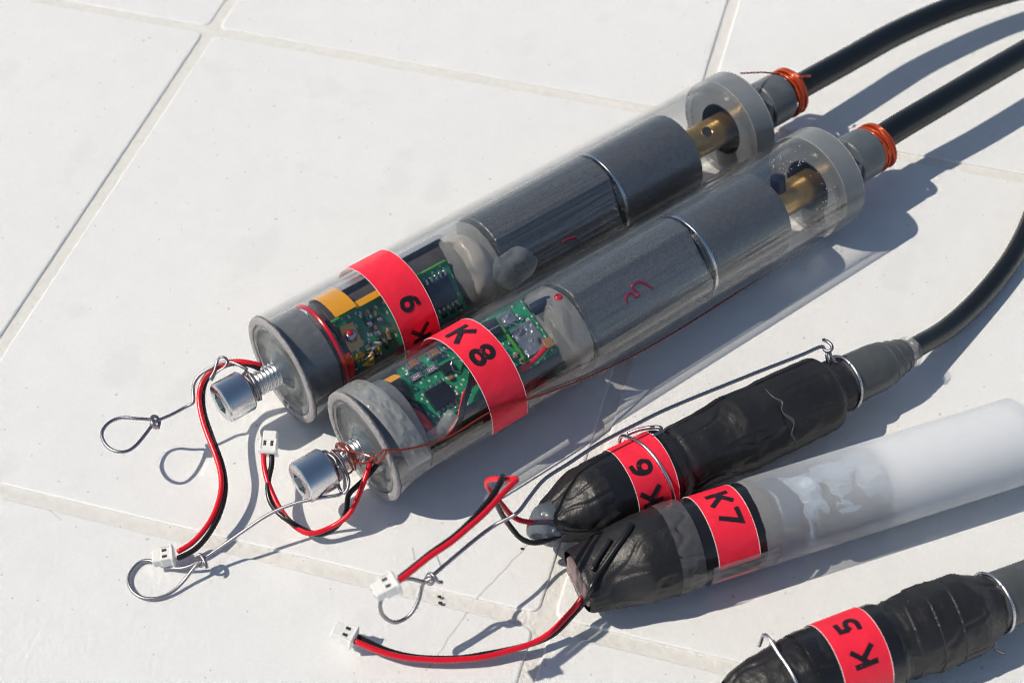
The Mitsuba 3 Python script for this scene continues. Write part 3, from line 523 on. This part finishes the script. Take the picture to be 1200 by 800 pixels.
def streak(t0, t1, p0, p1, slope, seed):
    tt, pp = np.linspace(0, 1, 40)[:, None], np.linspace(0, 1, 70)[None]
    env = np.sin(np.pi * tt) ** .6 * np.sin(np.pi * pp) ** .4
    P = K8.cyl(t0 + (t1 - t0) * tt + slope * pp, p0 + (p1 - p0) * pp + 0 * tt, RO - .1 + 0 * pp * tt)
    hgt = env * (.1 + 2.6 * np.clip(meshkit.fbm(P * .55 + seed, 3) - .28, 0, 1))
    return K8.M(grid(K8.cyl(P[..., 0], p0 + (p1 - p0) * pp + 0 * tt, RO + .03 + hgt)))
part(k8, 'glue_smear', streak(.4, 8, -48, 78, 4.5, 3), 'glue_mat', 'lumpy clear glue smeared over the front rim', smooth=True)
gd = np.random.default_rng(77); dm = trimesh.creation.icosphere(1, 1.0)
def drops(dev, n, t0, t1, p0, p1, lo, hi):
    out = []
    for _ in range(n):
        r = gd.uniform(lo, hi); c = dev.cyl(gd.uniform(t0, t1), gd.uniform(p0, p1), RI - .12)
        out.append(mesh(dev.W(dm.vertices * r * [1.3, 1, 1] + c), dm.faces))
    return cat(out)
part(k8, 'droplets', cat([drops(K8, 34, 171, 180, -25, 8, .14, .3), drops(K8, 40, 176, 187, -25, 100, .12, .32), drops(K8, 10, 160, 166, 40, 75, .12, .2)]), 'bright_wire', 'tiny water droplets inside the clear wall', smooth=True, stuff=True)

# ---- what is in the K9 tube
b9 = Plane(K9, 50, 9.2)
part(k9, 'battery', shifted(K9, solid(K9, 19, 68, 9.8, 1.0, 64), 290, 4.6), 'battery_wrap', 'dark wrapped battery behind the board')
part(k9, 'silver_strip', K9.M(grid(K9.cyl(np.linspace(20, 68, 6)[:, None], np.linspace(-75, -22, 24)[None], 14.6))), 'silver_wrap', smooth=True)
part(k9, 'print_strip', cat([K9.M(grid(K9.cyl(np.array([50.5 + i * 1.5, 51.2 + i * 1.5])[:, None], np.linspace(-52, -42 + (i % 3), 5)[None], 14.68))) for i in range(11)]), 'white_print', stuff=True)
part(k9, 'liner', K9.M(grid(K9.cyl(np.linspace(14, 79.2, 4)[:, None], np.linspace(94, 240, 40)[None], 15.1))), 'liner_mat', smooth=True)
pb9 = part(k9, 'circuit_board', b9.box(18.2, 63.0, -7.2, 9.4, -1.6, 0, .1), 'pcb_mat')
part(pb9, 'board_rim', b9.box(18.4, 62.8, -7.75, -7.22, -1.5, .6, .12), 'pcb_edge_green')
part(pb9, 'sensor_pad', b9.box(19.6, 25.0, -5.0, 3.6, .02, 1.1, .2), 'brass_mat')
part(pb9, 'inductor', b9.blob(22.2, -1.0, 1.6, 2.0, .8, 3), 'solder_mat', smooth=True)
part(pb9, 'red_bead', b9.blob(21.8, -2.3, 2.6, 1.0, .8, 5), 'red_wire', smooth=True)
part(pb9, 'chip', b9.box(52.0, 60.6, -3.6, 5.0, .02, 2.2, .2), 'chip_blue')
for i in range(5):
    part(pb9, 'chip_leg', b9.box(52.6 + i * 1.75, 53.5 + i * 1.75, -5.4, -3.5, .1, 1.6, .2), 'solder_mat')
    part(pb9, 'chip_leg', b9.box(52.6 + i * 1.75, 53.5 + i * 1.75, 4.9, 6.6, .1, 1.2, .2), 'solder_mat')
g9 = np.random.default_rng(31)
for i in range(7):
    part(pb9, 'small_component', b9.box(28.0 + i * 1.0 - .4, 28.0 + i * 1.0 + .4, -5.8 + (i % 2) * 1.6, -4.4 + (i % 2) * 1.6, .02, 1.0, .15), ('solder_mat', 'chip_mat', 'ceramic_tan')[i % 3])
for i in range(18):
    t, w = g9.uniform(26.5, 34), g9.uniform(-2.2, 8.5)
    part(pb9, 'small_component', b9.box(t - .8, t + .8, w - .5, w + .5, .02, .7 + g9.uniform(0, .6), .15, g9.choice([0, 90])), ('solder_mat', 'chip_mat', 'chip_mat', 'ceramic_tan')[i % 4])
for i in range(4):
    part(pb9, 'resistor', b9.box(50.5 + i * 3.0, 52.4 + i * 3.0, 7.4, 8.6, .02, .7, .12), 'chip_mat')
for i in range(10):
    t, w = g9.uniform(19.5, 30), g9.uniform(4.0, 9)
    part(k9, 'yellow_lead', b9.rod([(t, w, .5), (t + g9.uniform(-2, 2), w + g9.uniform(-1, 1.5), 2.2), (t + g9.uniform(-4, 2), w + g9.uniform(0, 2), 1.4)], .42), 'yellow_wire' if i % 3 else 'bright_wire')
for i in range(8):
    part(pb9, 'solder_joint', b9.blob(g9.uniform(19, 29), g9.uniform(3.5, 9), .5, g9.uniform(.5, 1.0), .8, i), 'solder_mat', smooth=True)
part(k9, 'red_lead', lrod(K9, [K9.cyl(15.2, p, 14.6) for p in range(-60, 110, 10)], .75), 'red_wire', 'red wire curled behind the front plug')
part(k9, 'red_lead', lrod(K9, [K9.cyl(16.8, 60, 14.2), K9.cyl(17.4, 75, 14.0), K9.cyl(17, 95, 13.6)], 1.3), 'red_wire')
part(k9, 'black_lead', lrod(K9, [K9.cyl(17.0, 10, 13.6), K9.cyl(17.8, 40, 13.4), K9.cyl(18.4, 72, 12.8), K9.cyl(20, 95, 12.0)], .8), 'black_wire')
part(k9, 'amber_tape', K9.M(grid(K9.cyl(np.linspace(19.6, 27.5, 6)[:, None], np.linspace(-64, 14, 40)[None], 14.9))), 'kapton_mat', 'amber tape wrapped round the battery', smooth=True)
part(k9, 'amber_tape', K9.M(grid(K9.cyl(np.linspace(27.6, 41, 6)[:, None], np.linspace(2, 13, 10)[None], 13.0))), 'kapton_mat', smooth=True)
gp = rev(K9, [(64, 0), (63.6, 8), (65.5, 12.9), (68.5, RI - 1.1), (77.4, RI - 1.1), (78.2, 13.8), (78.3, 0)], 96)
gk = part(k9, 'glue_plug', dev_noise(gp, 1.1, 95, 6), 'glue_mat', smooth=True)
part(gk, 'glue_core', dev_noise(solid(K9, 70, 76, 11.8, 2.0, 48), 1.8, 120, 9), 'beige_core', smooth=True)
gb = trimesh.creation.icosphere(3, 1.0); gb = mesh(gb.vertices * [8.5, 6.6, 1.3], gb.faces)
pg = Plane(K9, 66, 13.2)
part(gk, 'glue_blob', dev_noise(mesh(pg.P(gb.vertices + [82.0, 1.0, 0.4]), gb.faces), 3.0, 130, 3), 'glue_mat', 'smooth blob of clear glue over the block', smooth=True)
pf9 = Plane(K9, 62, 12.3)
part(k9, 'marker_scrawl', pf9.rod([(103.6, 2.9, .02), (106.3, 3.0, .02), (109.0, 3.9, .02)], .52, 6), 'marker_red', 'dark red pen dash on the grey block')

# ---- cables, windings and leads of the two clear tubes
part(k9, 'cable', rod(PATHS['cable9'], 4.9, 2.0, 28), 'cable_mat', smooth=True)
part(k8, 'cable', rod(PATHS['cable8'], 4.9, 2.0, 28), 'cable_mat', smooth=True)
coil(K8, k8, 'copper_winding', 219.3, 223.6, 7.5, .42, 6.5, 'copper_enamel', 2, lean=.8, lab='orange enamelled copper wire wound round the cable')
coil(K8, k8, 'copper_winding', 219.2, 223.0, 8.4, .42, 5.5, 'copper_enamel', 5, lean=1.2)
coil(K9, k9, 'copper_winding', 219.6, 224.4, 7.5, .42, 7.5, 'copper_enamel', 7, lean=.8, lab='orange enamelled copper wire wound round the cable')
coil(K9, k9, 'copper_winding', 219.2, 223.6, 8.5, .42, 6.5, 'copper_enamel', 9, lean=1.2, tail=K9.cyl(np.array([224.0, 226.5, 228.5]), np.array([20., 25, 28]), np.array([8.6, 8.2, 7.4])))
part(k9, 'copper_lead', rod(PATHS['wire9top'], .3, 1, 8), 'copper_dark')
for nm, kk in (('9', k9), ('8', k8)):
    part(kk, 'red_lead', rod(PATHS['red' + nm], .82, .8, 12), 'red_wire', 'red wire running out to the plug', smooth=True)
    part(kk, 'black_lead', rod(PATHS['black' + nm], .82, .8, 12), 'black_wire', 'black wire running out to the plug', smooth=True)
    plug_body(kk, *PLUGS['conn' + nm])
    h = part(kk, 'wire_hook', rod(PATHS['hook' + nm], .52, .5, 10), 'wire_steel', 'stiff steel wire bent to an open eye', smooth=True)
    part(h, 'twist', rod(PATHS['knot' + nm], .5, .3, 8), 'wire_steel', smooth=True)
part(k9, 'wire_tie', rod(PATHS['hooktie9'], .42, .5, 8), 'wire_steel', smooth=True)
part(k8, 'wire_tie', rod(PATHS['tie8'], .5, .5, 8), 'wire_steel', smooth=True)
coil(K9, k9, 'wire_wrap', -11.8, -9.6, 4.6, .45, 2.2, 'wire_steel', 3)
coil(K8, k8, 'wire_wrap', -11.9, -10.6, 4.7, .5, 1.3, 'wire_steel', 4)
coil(K8, k8, 'copper_winding', -7.4, -4.4, 4.5, .32, 2.2, 'copper_dark', 6)
part(k8, 'copper_lead', lrod(K8, [(-9.5, -1.5, 4.6), (-6, 2.0, 5.0), (-3, 6.0, 5.2), (-1.6, 10.5, 6.4), (-3.2, 13.0, 8.6), (-2.0, 14.5, 11), (-.6, 14.4, 13.0)], .32), 'copper_dark')
part(k8, 'copper_lead', lrod(K8, [(-5.5, 4.6, 2.0), (-4.4, 8.2, 4.4), (-2.6, 10.6, 7.8), (-1.2, 12.2, 10.4), (-.6, 13.6, 13.2)], .32), 'copper_dark')
cw = [(-0.6, 46), (3, 52), (10.5, 60.4), (20.2, 66.5), (35.4, 66.5), (47.7, 75.4), (63.2, 87.7), (76, 97.5), (90, 108), (105, 117), (124, 127), (150, 136), (180, 142), (196, 145)]
part(k8, 'copper_lead', lrod(K8, [K8.cyl(t, p, RO + .62) for t, p in cw], .3), 'copper_dark', 'thin red copper wire running along the outside of the tube')

# ------------------------------------------------------------------ the black wrapped tubes K6 and K5
K6 = Dev((0.19412, -0.20597, 0.012), 45.52)
K5 = Dev((0.25376, -0.25139, 0.0121), 38.2)
G6 = 'tubes wrapped in black shrink sleeve'
k6 = thing('black_sensor_tube', 'black shrink wrapped tube labelled K6 with long steel wire strung along its top', 'sensor tube', G6)
def sq6(t):
    q = np.clip(t / 15, 0, 1); q = q * q * (3 - 2 * q)
    return (0.80 + .2 * q, 0.86 + .14 * q, 0)
def lobes6(t, ph):
    w = np.clip(1 - t / 15, 0, 1); return -1.7 * w * np.cos(np.radians(3 * ph + 40)) 
part(k6, 'shrink_sleeve', sleeve(K6, [(0, 5.8), (1.5, 7.2), (5, 8.8), (9, 10.4), (13, 11.6), (17, 11.9), (18.2, 11.95)], .5, .16, 1, sq6, nt=160, nph=180, grooves=lobes6, crease=.3), 'shrink_mat', 'folded shrink sleeve at the front end', smooth=True)
ep = trimesh.creation.icosphere(4, 1.0); ep = mesh(ep.vertices * [6.4, 6.0, 5.8], ep.faces)
part(k6, 'epoxy_tip', dev_noise(K6.M(mesh(ep.vertices + [0.6, 0, 0], ep.faces)), 1.6, 150, 5), 'epoxy_mat', 'cloudy epoxy plug at the front', smooth=True)
part(k6, 'black_tape', sleeve(K6, [(17.4, 11.9), (18, 12.05), (26, 12.1), (41.5, 12.1)], .12, .2, 2, nt=60), 'tape_black', smooth=True)
label_band(K6, k6, 26.4, 40.4, 12.4, -110, 118, 'K6', (58, 17), 31.0, -1, 0.0068, 'red label reading K6', skew=-1.2)
def groove6(t, ph):
    a = np.exp(-((t - 44.5) / 1.6) ** 2) * -.9
    b = .8 * np.exp(-((t - 68) / 5) ** 2) * np.cos(np.radians(ph - 10)) ** 2
    c = -.9 * np.exp(-((t - 58) / 4) ** 2 - (((ph - 25 + 180) % 360 - 180) / 22) ** 2) - .8 * np.exp(-((t - 71) / 5) ** 2 - (((ph - 55 + 180) % 360 - 180) / 25) ** 2)
    return a + b + c
part(k6, 'shrink_sleeve', sleeve(K6, [(40.2, 12.2), (42, 12.0), (45, 11.2), (50, 11.0), (62, 11.3), (67, 12.1), (72, 12.0), (80, 12.0)], .6, .11, 4, nt=260, nph=180, grooves=groove6, crease=.35), 'shrink_mat', 'long lumpy shrink sleeve', smooth=True)
part(k6, 'shrink_sleeve', sleeve(K6, [(78.5, 12.1), (81, 12.25), (99, 12.2), (100.6, 11.9), (101.6, 10.8), (102.6, 9.2), (103.5, 8.8), (107, 8.6), (108.6, 8.2)], .25, .16, 7, nt=200, nph=160, crease=.16), 'shrink_mat', 'short shrink sleeve over the rear end', smooth=True)
tear = [(78.6, -12), (78.9, 8), (80.2, 18), (78.8, 27), (79.6, 40), (80.8, 52), (79.2, 66), (80.4, 80), (81.4, 98)]
tr_ = spline([(a, b, 0) for a, b in tear], 1.2)
tl_, th_ = tr_[:, 0], tr_[:, 1]; tw_ = .08 + .42 * np.abs(np.sin(th_ * .11)) * np.clip(1 - np.abs(th_ - 45) / 60, .1, 1)
part(k6, 'torn_edge', K6.M(grid(np.stack([K6.cyl(tl_ - tw_, th_, 12.3), K6.cyl(tl_, th_, 12.62), K6.cyl(tl_ + tw_ * 1.6, th_, 12.3)]))), 'rubber_grey', 'torn ragged edge of the sleeve', smooth=True)
sr = part(k6, 'strain_relief', sleeve(K6, [(108, 7.9), (109, 8.1), (122, 7.8), (124.5, 7.4), (131, 5.6), (134.2, 4.9), (134.8, 4.4)], .1, .2, 9, nt=80), 'rubber_grey', 'grey tapered cable sleeve', smooth=True)
for t, r in ((125.5, 7.15), (129, 6.2), (131.8, 5.5)): part(sr, 'ridge', sweep(K6.W(K6.cyl(t, np.linspace(0, 360, 60), r)), .00018, 6), 'rubber_grey', smooth=True)
part(sr, 'clear_collar', dev_noise(rev(K6, [(133.6, 4.9), (134.6, 5.3), (136.4, 5.0), (137.2, 4.5)], 40), .5, 600, 2), 'clear_tape', smooth=True)
part(k6, 'cable', rod(PATHS['cable6'], 3.5, 2.0, 28), 'cable_mat', smooth=True)
h = part(k6, 'wire_hook', rod(PATHS['hook6'], .56, .5, 10), 'wire_steel', 'long stiff steel wire ending in an open eye', smooth=True)
part(h, 'twist', rod(PATHS['knot6'], .5, .3, 8), 'wire_steel', smooth=True)
rp = np.linspace(0, 360, 60)
part(k6, 'wire_ring', sweep(K6.W(K6.cyl(108.6 + 1.2 * np.cos(np.radians(rp)), rp, 8.75)), .00055, 8), 'bright_wire', 'bright steel wire ring round the neck', smooth=True)
part(k6, 'wire_link', rod(PATHS['hooklink6'], .5, .4, 8), 'wire_steel', smooth=True)
rp = np.linspace(-75, 285, 70)
rr6 = 12.75 + 1.3 * np.exp(-((rp + 60) / 16) ** 2)
part(k6, 'wire_ring', sweep(K6.W(K6.cyl(34.8 - 1.8 * np.cos(np.radians(rp - 90)) * 0 + 0.02 * (rp - 20) * (rp < 120), rp, rr6)), .00055, 8), 'bright_wire', 'bright steel wire ring across the label', smooth=True)
part(k6, 'wire_tie', lrod(K6, [K6.cyl(34.6, -54, 14.0), K6.cyl(37.5, -46, 14.0), K6.cyl(40.6, -38, 13.6), K6.cyl(42.6, -26, 13.2), K6.cyl(41.2, -22, 12.6), K6.cyl(39.0, -24, 12.6)], .62, .5), 'wire_steel', smooth=True)
part(k6, 'red_lead', rod(PATHS['red6'], .82, .8, 12), 'red_wire', 'red wire standing up from the floor to its plug', smooth=True)
part(k6, 'black_lead', rod(PATHS['black6'], .82, .8, 12), 'black_wire', smooth=True)
plug_body(k6, *PLUGS['conn6'])

k5 = thing('black_sensor_tube', 'black shrink wrapped tube labelled K5 in the bottom right corner', 'sensor tube', G6)
def lobes5(t, ph):
    w = np.clip(1 - t / 22, 0, 1); return -1.0 * w * np.cos(np.radians(3 * ph)) - .35 * np.exp(-((t - 25) / 1.0) ** 2)
part(k5, 'shrink_sleeve', sleeve(K5, [(3, 5.5), (6, 7.4), (12, 9.4), (20, 11.0), (26, 11.8), (32, 11.95)], .45, .16, 11, nt=160, nph=160, grooves=lobes5, crease=.3), 'shrink_mat', smooth=True)
part(k5, 'black_tape', sleeve(K5, [(25, 11.85), (26, 12.0), (50.5, 12.1), (51.2, 11.6)], .12, .2, 12, nt=60), 'tape_black', smooth=True)
label_band(K5, k5, 32.0, 46.6, 12.4, -100, 112, 'K5', (27, -17), 39.3, -1, 0.0068, 'red label reading K5', skew=-.6)
def grooves5(t, ph):
    saw = ((t + 2.4 * np.sin(np.radians(ph + 30)) + .9 * np.sin(np.radians(2 * ph + 80)) + 1.2 * np.sin(t * .9) + ph / 360 * 6.5) / 6.5) % 1
    return (.42 * (1 - saw) ** 1.5 - .15) * np.exp(-((t - 63) / 10) ** 4) - .8 * np.exp(-((t - 53) / 1.5) ** 2)
part(k5, 'shrink_sleeve', sleeve(K5, [(50, 12.0), (52, 11.6), (55, 11.2), (62, 11.9), (66, 12.2), (76, 12.0), (78, 11.4), (79.4, 10.6), (82, 9.4), (84.6, 8.6), (86, 8.2)], .4, .15, 14, nt=260, nph=180, grooves=grooves5, crease=.25), 'shrink_mat', 'rippled shrink sleeve', smooth=True)
part(k5, 'strain_relief', sleeve(K5, [(85, 8.1), (86, 8.3), (103, 8.1), (107, 7.4), (114, 5.2), (116, 4.6)], .08, .2, 15, nt=60), 'rubber_grey', 'grey cable sleeve', smooth=True)
part(k5, 'cable', lrod(K5, [(112, 0, 0), (130, 0, -1), (160, -2, -4), (200, -8, -7.4)], 4.5, 3, 24), 'cable_mat', smooth=True)
rp = np.linspace(0, 360, 60)
part(k5, 'wire_ring', sweep(K5.W(K5.cyl(86.0 + .8 * np.cos(np.radians(rp - 40)), rp, 8.85)), .0005, 8), 'bright_wire', 'steel wire ring round the neck', smooth=True)
part(k5, 'wire_tail', rod(PATHS['tie5'], .5, .5, 8), 'wire_steel', smooth=True)
part(k5, 'wire_tail', rod(PATHS['tie5b'], .5, .5, 8), 'wire_steel', smooth=True)
rp = np.linspace(-70, 290, 80)
part(k5, 'wire_ring', sweep(K5.W(K5.cyl(17.5 + 0.012 * (rp + 40), rp, 11.6 + 3.4 * np.exp(-((rp + 42) / 17) ** 2))), .0005, 8), 'bright_wire', 'steel wire ring standing off the front sleeve', smooth=True)

# ------------------------------------------------------------------ the half frosted tube K7
K7 = Dev((0.2105, -0.2202, 0.0132), 35.81)
k7 = thing('frosted_sensor_tube', 'half frosted white plastic tube labelled K7 with black sleeve at its front', 'sensor tube')
def sq7(t):
    q = np.clip((t + 4) / 22, 0, 1); q = q * q * (3 - 2 * q)
    return (0.96 + .04 * q, 0.60 + .40 * q, -1.5 * (1 - q))
def lobes7(t, ph):
    d = (ph - 55 + 180) % 360 - 180
    return 0.9 * np.exp(-((t - 13) / 3.5) ** 2 - (d / 40) ** 2) - 1.2 * np.exp(-((t - 4) / 4) ** 2 - ((d + 10) / 30) ** 2)
part(k7, 'shrink_sleeve', sleeve(K7, [(-4, 10.2), (-3, 10.9), (2, 11.6), (12, 12.4), (20, 12.9), (23.5, 13.1), (24.6, 13.2)], .4, .12, 21, sq7, nt=200, nph=180, grooves=lobes7, crease=.3), 'shrink_mat', 'flattened black sleeve at the front', smooth=True)
ep = trimesh.creation.icosphere(3, 1.0)
part(k7, 'epoxy_tip', dev_noise(K7.M(mesh(ep.vertices * [2.0, 8.6, 4.8] + [-3.2, 0, -1.7], ep.faces)), .9, 380, 8), 'epoxy_red', 'clear reddish epoxy at the flattened tip', smooth=True)
part(k7, 'black_tape', sleeve(K7, [(23.8, 12.75), (53.2, 12.75)], .06, .2, 23, nt=40), 'tape_black', smooth=True)
part(k7, 'clear_tape', sleeve(K7, [(22.6, 13.35), (24, 13.5), (29.8, 13.45)], .3, .28, 22, nt=60, nph=160, crease=.3), 'tape_gloss', 'wrinkled clear tape', smooth=True)
label_band(K7, k7, 33.4, 46.2, 12.98, -90, 125, 'K7', (-15.5, 16), 40.2, 1, 0.0068, 'red label reading K7', skew=.4)
part(k7, 'clear_tape', K7.M(grid(K7.cyl(np.linspace(32.2, 53.8, 5)[:, None], np.linspace(72, 132, 20)[None], 13.12))), 'clear_tape', 'clear tape over the end of the label', smooth=True)
part(k7, 'tube_wall', rev(K7, [(48, 12.6), (53.4, 13.15), (141.0, 13.3), (141.3, 13.0), (141.3, 0)], 96), 'frost_mat', 'frosted milky tube wall', smooth=25)
part(k7, 'blue_disc', dev_noise(solid(K7, 55.5, 62.0, 11.0, 1.6, 64), 1.6, 150, 2), 'blue_disc', 'blue disc seen dimly through the frosted wall')
part(k7, 'grey_core', dev_noise(shifted(K7, solid(K7, 66, 88, 7.6, 1.2, 64), 80, 4.0), 2.6, 170, 3), 'grey_core', 'grey shape seen dimly through the frosted wall')
for t0_, t1_, r_, s_ in ((63.5, 70.5, 10.4, 5), (73, 81, 9.8, 7), (82, 92, 10.6, 12)):
    part(k7, 'crumpled_film', dev_noise(solid(K7, t0_, t1_, r_, 2.2, 64), 3.4, 230, s_), 'crumpled_film')
part(k7, 'wire_curl', lrod(K7, [(53, 6, 4), (57, 9, 6), (62, 8.5, 2), (60, 9.5, -3), (56, 9, -2)], .8), 'grey_core', smooth=True)
part(k7, 'foam_core', dev_noise(solid(K7, 92, 139, 11.6, 1.2, 64), .6, 120, 4), 'milk_core')
part(k7, 'cable', lrod(K7, [(140, 0, 0), (165, 0, -2), (200, 4, -6), (240, 14, -8.6)], 4.5, 3, 24), 'cable_mat', smooth=True)
part(k7, 'red_lead', rod(PATHS['red7'], .85, .8, 12), 'red_wire', 'red wire running along the floor to the plug', smooth=True)
part(k7, 'black_lead', rod(PATHS['black7'], .85, .8, 12), 'black_wire', smooth=True)
part(k7, 'black_lead', rod(PATHS['black7b'], .7, .8, 12), 'black_wire', smooth=True)
plug_body(k7, *PLUGS['conn7'])

# ------------------------------------------------------------------ crumbs on the floor
for (x, y, s), lab in zip([(168.6, -231.1, 0.5), (169.5, -233.1, 0.55), (187.4, -208.5, 0.45)], ('upper of the two dark crumbs on the grout joint beside the K6 wire eye', 'lower of the two dark crumbs on the grout joint beside the K6 wire eye', 'lone tiny dark crumb on the tile by the K6 tube tip')):
    c = thing('crumb', lab, 'crumb')
    m = trimesh.creation.icosphere(2, s); v = m.vertices * (0.7 + .6 * meshkit.noise(m.vertices / s * 1.6 + x * 9)[:, None]) * [1.2, .9, .6]
    scene[c] = mikit.ply(mesh((v + [x, y, s * .45]) * 1e-3, m.faces), 'crumb_mat', smooth=True)
